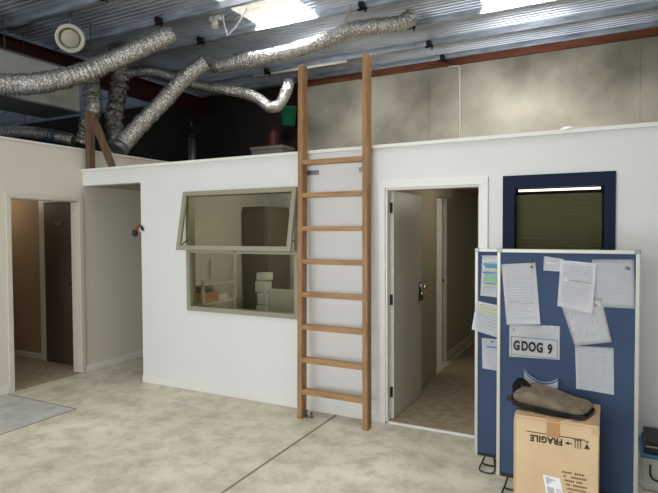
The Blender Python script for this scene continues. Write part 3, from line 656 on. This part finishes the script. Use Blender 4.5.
# bag on the carton
root = thing('canvas_bag', 'small olive brown canvas bag with black straps lying on the carton', 'bag', (-.28, 3.24, ch))
A = math.radians(-14); cen = Vector((-.265, 3.225, ch+.004)); Rz = Matrix.Rotation(A, 3, 'Z')
def bagsurf(a, b, hl, hw, n=26):
    # squashed cushion: wedge, thicker at the left and back
    bm = bm_new(); V = []
    for j in range(n+1):
        row = []
        ph = PI*j/n
        for i in range(2*n):
            th = PI*i/n
            cu = math.copysign(abs(math.cos(th))**.3, math.cos(th)); su = math.copysign(abs(math.sin(th))**.3, math.sin(th))
            r = abs(math.sin(ph))**.24
            x, y = hl*cu*r, hw*su*r*(1-.12*cu)
            top = .5*(1-math.cos(ph))
            h = a + (b-a)*top
            h *= (1 - .38*(x/hl))
            if top > .5: h += .010*noise.noise(Vector((x*16, y*16, 3))) - .014*math.exp(-((y-.02+.3*x)/.03)**2)
            p = Rz @ Vector((x, y, 0)) + cen; row.append(bm.verts.new((p.x, p.y, ch+.004+max(0, h))))
        V.append(row)
    for j in range(n):
        for i in range(2*n):
            fc = bm.faces.new((V[j][i], V[j][(i+1)%(2*n)], V[j+1][(i+1)%(2*n)], V[j+1][i])); fc.smooth = True
    bmesh.ops.remove_doubles(bm, verts=bm.verts, dist=.0004); return bm
obj('canvas_body', bagsurf(.012, .070, .190, .132), M['bag'], root)
obj('base_panel', bagsurf(.0, .026, .196, .139), M['bagdark'], root)['label'] = 'black edge round the underside'
def strap(pts, w, m, nm='strap', t=.004, lb=None):
    bm = bm_new(); L = spline(pts, .012)
    rows = []
    for i, p in enumerate(L):
        tg = (L[min(i+1, len(L)-1)]-L[max(i-1, 0)]).normalized(); sd = tg.cross(Vector((0.2,1,.3))).normalized()
        rows.append([bm.verts.new(p-sd*w/2), bm.verts.new(p+sd*w/2)])
    for a, b in zip(rows, rows[1:]): fc = bm.faces.new((a[0], a[1], b[1], b[0])); fc.smooth = True
    bmesh.ops.solidify(bm, geom=bm.faces[:], thickness=t); o = obj(nm, bm, M[m], root)
    if lb: o['label'] = lb
strap([(-.40,3.30,ch+.075),(-.45,3.29,ch+.105),(-.475,3.27,ch+.085),(-.465,3.25,ch+.035),(-.42,3.24,ch+.02)], .035, 'bagdark')
strap([(-.41,3.24,ch+.06),(-.45,3.22,ch+.065),(-.485,3.21,ch+.03),(-.50,3.20,ch+.03)], .03, 'bagdark')
strap([(-.40,3.33,ch+.07),(-.44,3.34,ch+.10),(-.47,3.33,ch+.10),(-.45,3.30,ch+.05)], .03, 'bagdark')
strap([(-.42,3.18,ch+.03),(-.36,3.10,ch+.016),(-.28,3.07,ch+.012),(-.18,3.07,ch+.012)], .024, 'bagdark')
bm = bm_new(); box(bm, -.515, -.482, 3.19, 3.205, ch+.015, ch+.045, bev=.004); obj('buckle', bm, M['black'], root)
# white and blue folder standing behind the bag
bm = bm_new(); n = 16
F = []
for i in range(n+1):
    u = i/n; x = -.445+.19*u; zt = ch+.155-.05*abs(math.sin(PI*u))**.8-.03*u; 
    F.append([bm.verts.new((x, 3.405+.012*math.sin(u*PI), z)) for z in (ch+.002, ch+.04, zt-.016, zt-.006, zt)])
for i in range(n):
    for j in range(4): fc = bm.faces.new((F[i][j], F[i+1][j], F[i+1][j+1], F[i][j+1])); fc.smooth = True; fc.material_index = 1 if j == 2 else 0
bmesh.ops.solidify(bm, geom=bm.faces[:], thickness=.0015)
tag(obj('folded_leaflet', bm, [M['paper'], M['blue']]), 'white and blue curved leaflet standing behind the canvas bag', 'leaflet')

# ------------------------------------------------------------------ crate at the right edge
root = thing('plastic_crate', 'grey white plastic crate with a blue rim on the floor right of the pin boards', 'crate', (.42, 4.08, 0))
kx0, kx1, ky0, ky1 = .19, .72, 3.9, 4.26
part('body', root, 'crate', (kx0+.01, kx1-.01, ky0+.01, ky1-.01, .0, .205), bev=.012)
part('lower_band', root, 'crate', (kx0+.004, kx1-.004, ky0+.004, ky1-.004, .03, .05), bev=.004)
part('rim', root, 'cblue', (kx0, kx1, ky0, ky1, .205, .228), bev=.008, label='blue rim')
bm = bm_new(); tube(bm, [(.245,ky0-.001,.17),(.245,ky0-.02,.11),(.27,ky0-.024,.085),(.33,ky0-.024,.085),(.36,ky0-.02,.11),(.36,ky0-.001,.17)], .006, 8); obj('handle', bm, M['blackwire'], root)
root = thing('equipment_case', 'flat black equipment case lying on the plastic crate', 'case', (.45, 4.08, .228))
part('body', root, 'black', (kx0+.02, kx1-.03, ky0+.02, ky1-.02, .228, .262), bev=.01); part('lid', root, 'dullsteel', (kx0+.03, kx1-.04, ky0+.03, ky1-.03, .262, .278), bev=.005); part('top_cover', root, 'black', (kx0+.03, kx1-.04, ky0+.03, ky1-.03, .278, .305), bev=.008)

# ------------------------------------------------------------------ light
def area(name, loc, rot, sx, sy, power, col):
    l = bpy.data.lights.new(name, 'AREA'); l.shape = 'RECTANGLE'; l.size = sx; l.size_y = sy; l.energy = power; l.color = col
    o = bpy.data.objects.new(name, l); C.objects.link(o); o.location = loc; o.rotation_euler = rot; return o
area('roller_door_daylight', (-2.5, -4.9, 1.6), (PI/2, 0, 0), 5.2, 3.1, 262, (.93, .97, 1.0))
for k, x in enumerate((-3.795, -.985)):
    o = area('skylight_daylight', (x, 3.2, ZR-.03), (0, 0, 0), .86, 5.6 + k*.9, (24, 46)[k], (.97, .985, 1.0)); o.data.spread = math.radians(112); o.location.y += k*.45
for x, y, p in ((-3.795, 6.0, 42), (-.985, 6.85, 34)):
    o = area('loft_fill', (x, y, 4.34), (math.radians(50), 0, 0), .86, .3, p*.66, (1, .98, .94)); o.data.spread = math.radians(112)  # extra tilted lights added under the panes to brighten the concrete wall
def point(name, loc, power, col, r=.1):
    l = bpy.data.lights.new(name, 'POINT'); l.energy = power; l.color = col; l.shadow_soft_size = r
    o = bpy.data.objects.new(name, l); C.objects.link(o); o.location = loc; return o
point('passage_fill', (-7.2, 3.9, 2.1), 5, (1, .80, .58))  # unseen warm light added for the passage
point('office_fill', (-2.9, 5.6, 2.05), 14, (1, .95, .8))  # unseen fill added to brighten the office behind the window
point('corridor_fill', (-1.12, 5.7, 2.0), 3.0, (1, .93, .8))  # added fill, no fixture: lifts the door leaf and corridor walls

w = bpy.data.worlds.new('world'); bpy.context.scene.world = w; w.use_nodes = True
w.node_tree.nodes['Background'].inputs[0].default_value = (.8, .9, 1, 1); w.node_tree.nodes['Background'].inputs[1].default_value = .5

# ------------------------------------------------------------------ camera
cam = bpy.data.cameras.new('camera'); co = bpy.data.objects.new('camera', cam); C.objects.link(co)
cam.sensor_width = 36; cam.sensor_fit = 'HORIZONTAL'; cam.lens = 540.8*36/658; cam.clip_start = .05
yaw, pitch, roll = .47757, -.029985, -.004737
F = Vector((-math.sin(yaw)*math.cos(pitch), math.cos(yaw)*math.cos(pitch), math.sin(pitch)))
R = Vector((math.cos(yaw), math.sin(yaw), 0)); U = R.cross(F)
R2 = R*math.cos(roll)+U*math.sin(roll); U2 = -R*math.sin(roll)+U*math.cos(roll)
m3 = Matrix((R2, U2, -F)).transposed()
co.matrix_world = Matrix.Translation((0, 0, 1.65)) @ m3.to_4x4()
sc = bpy.context.scene; sc.camera = co
sc.view_settings.view_transform = 'Standard'; sc.view_settings.look = 'None'; sc.view_settings.gamma = 1
sc.view_settings.use_curve_mapping = False; sc.view_settings.exposure = .17
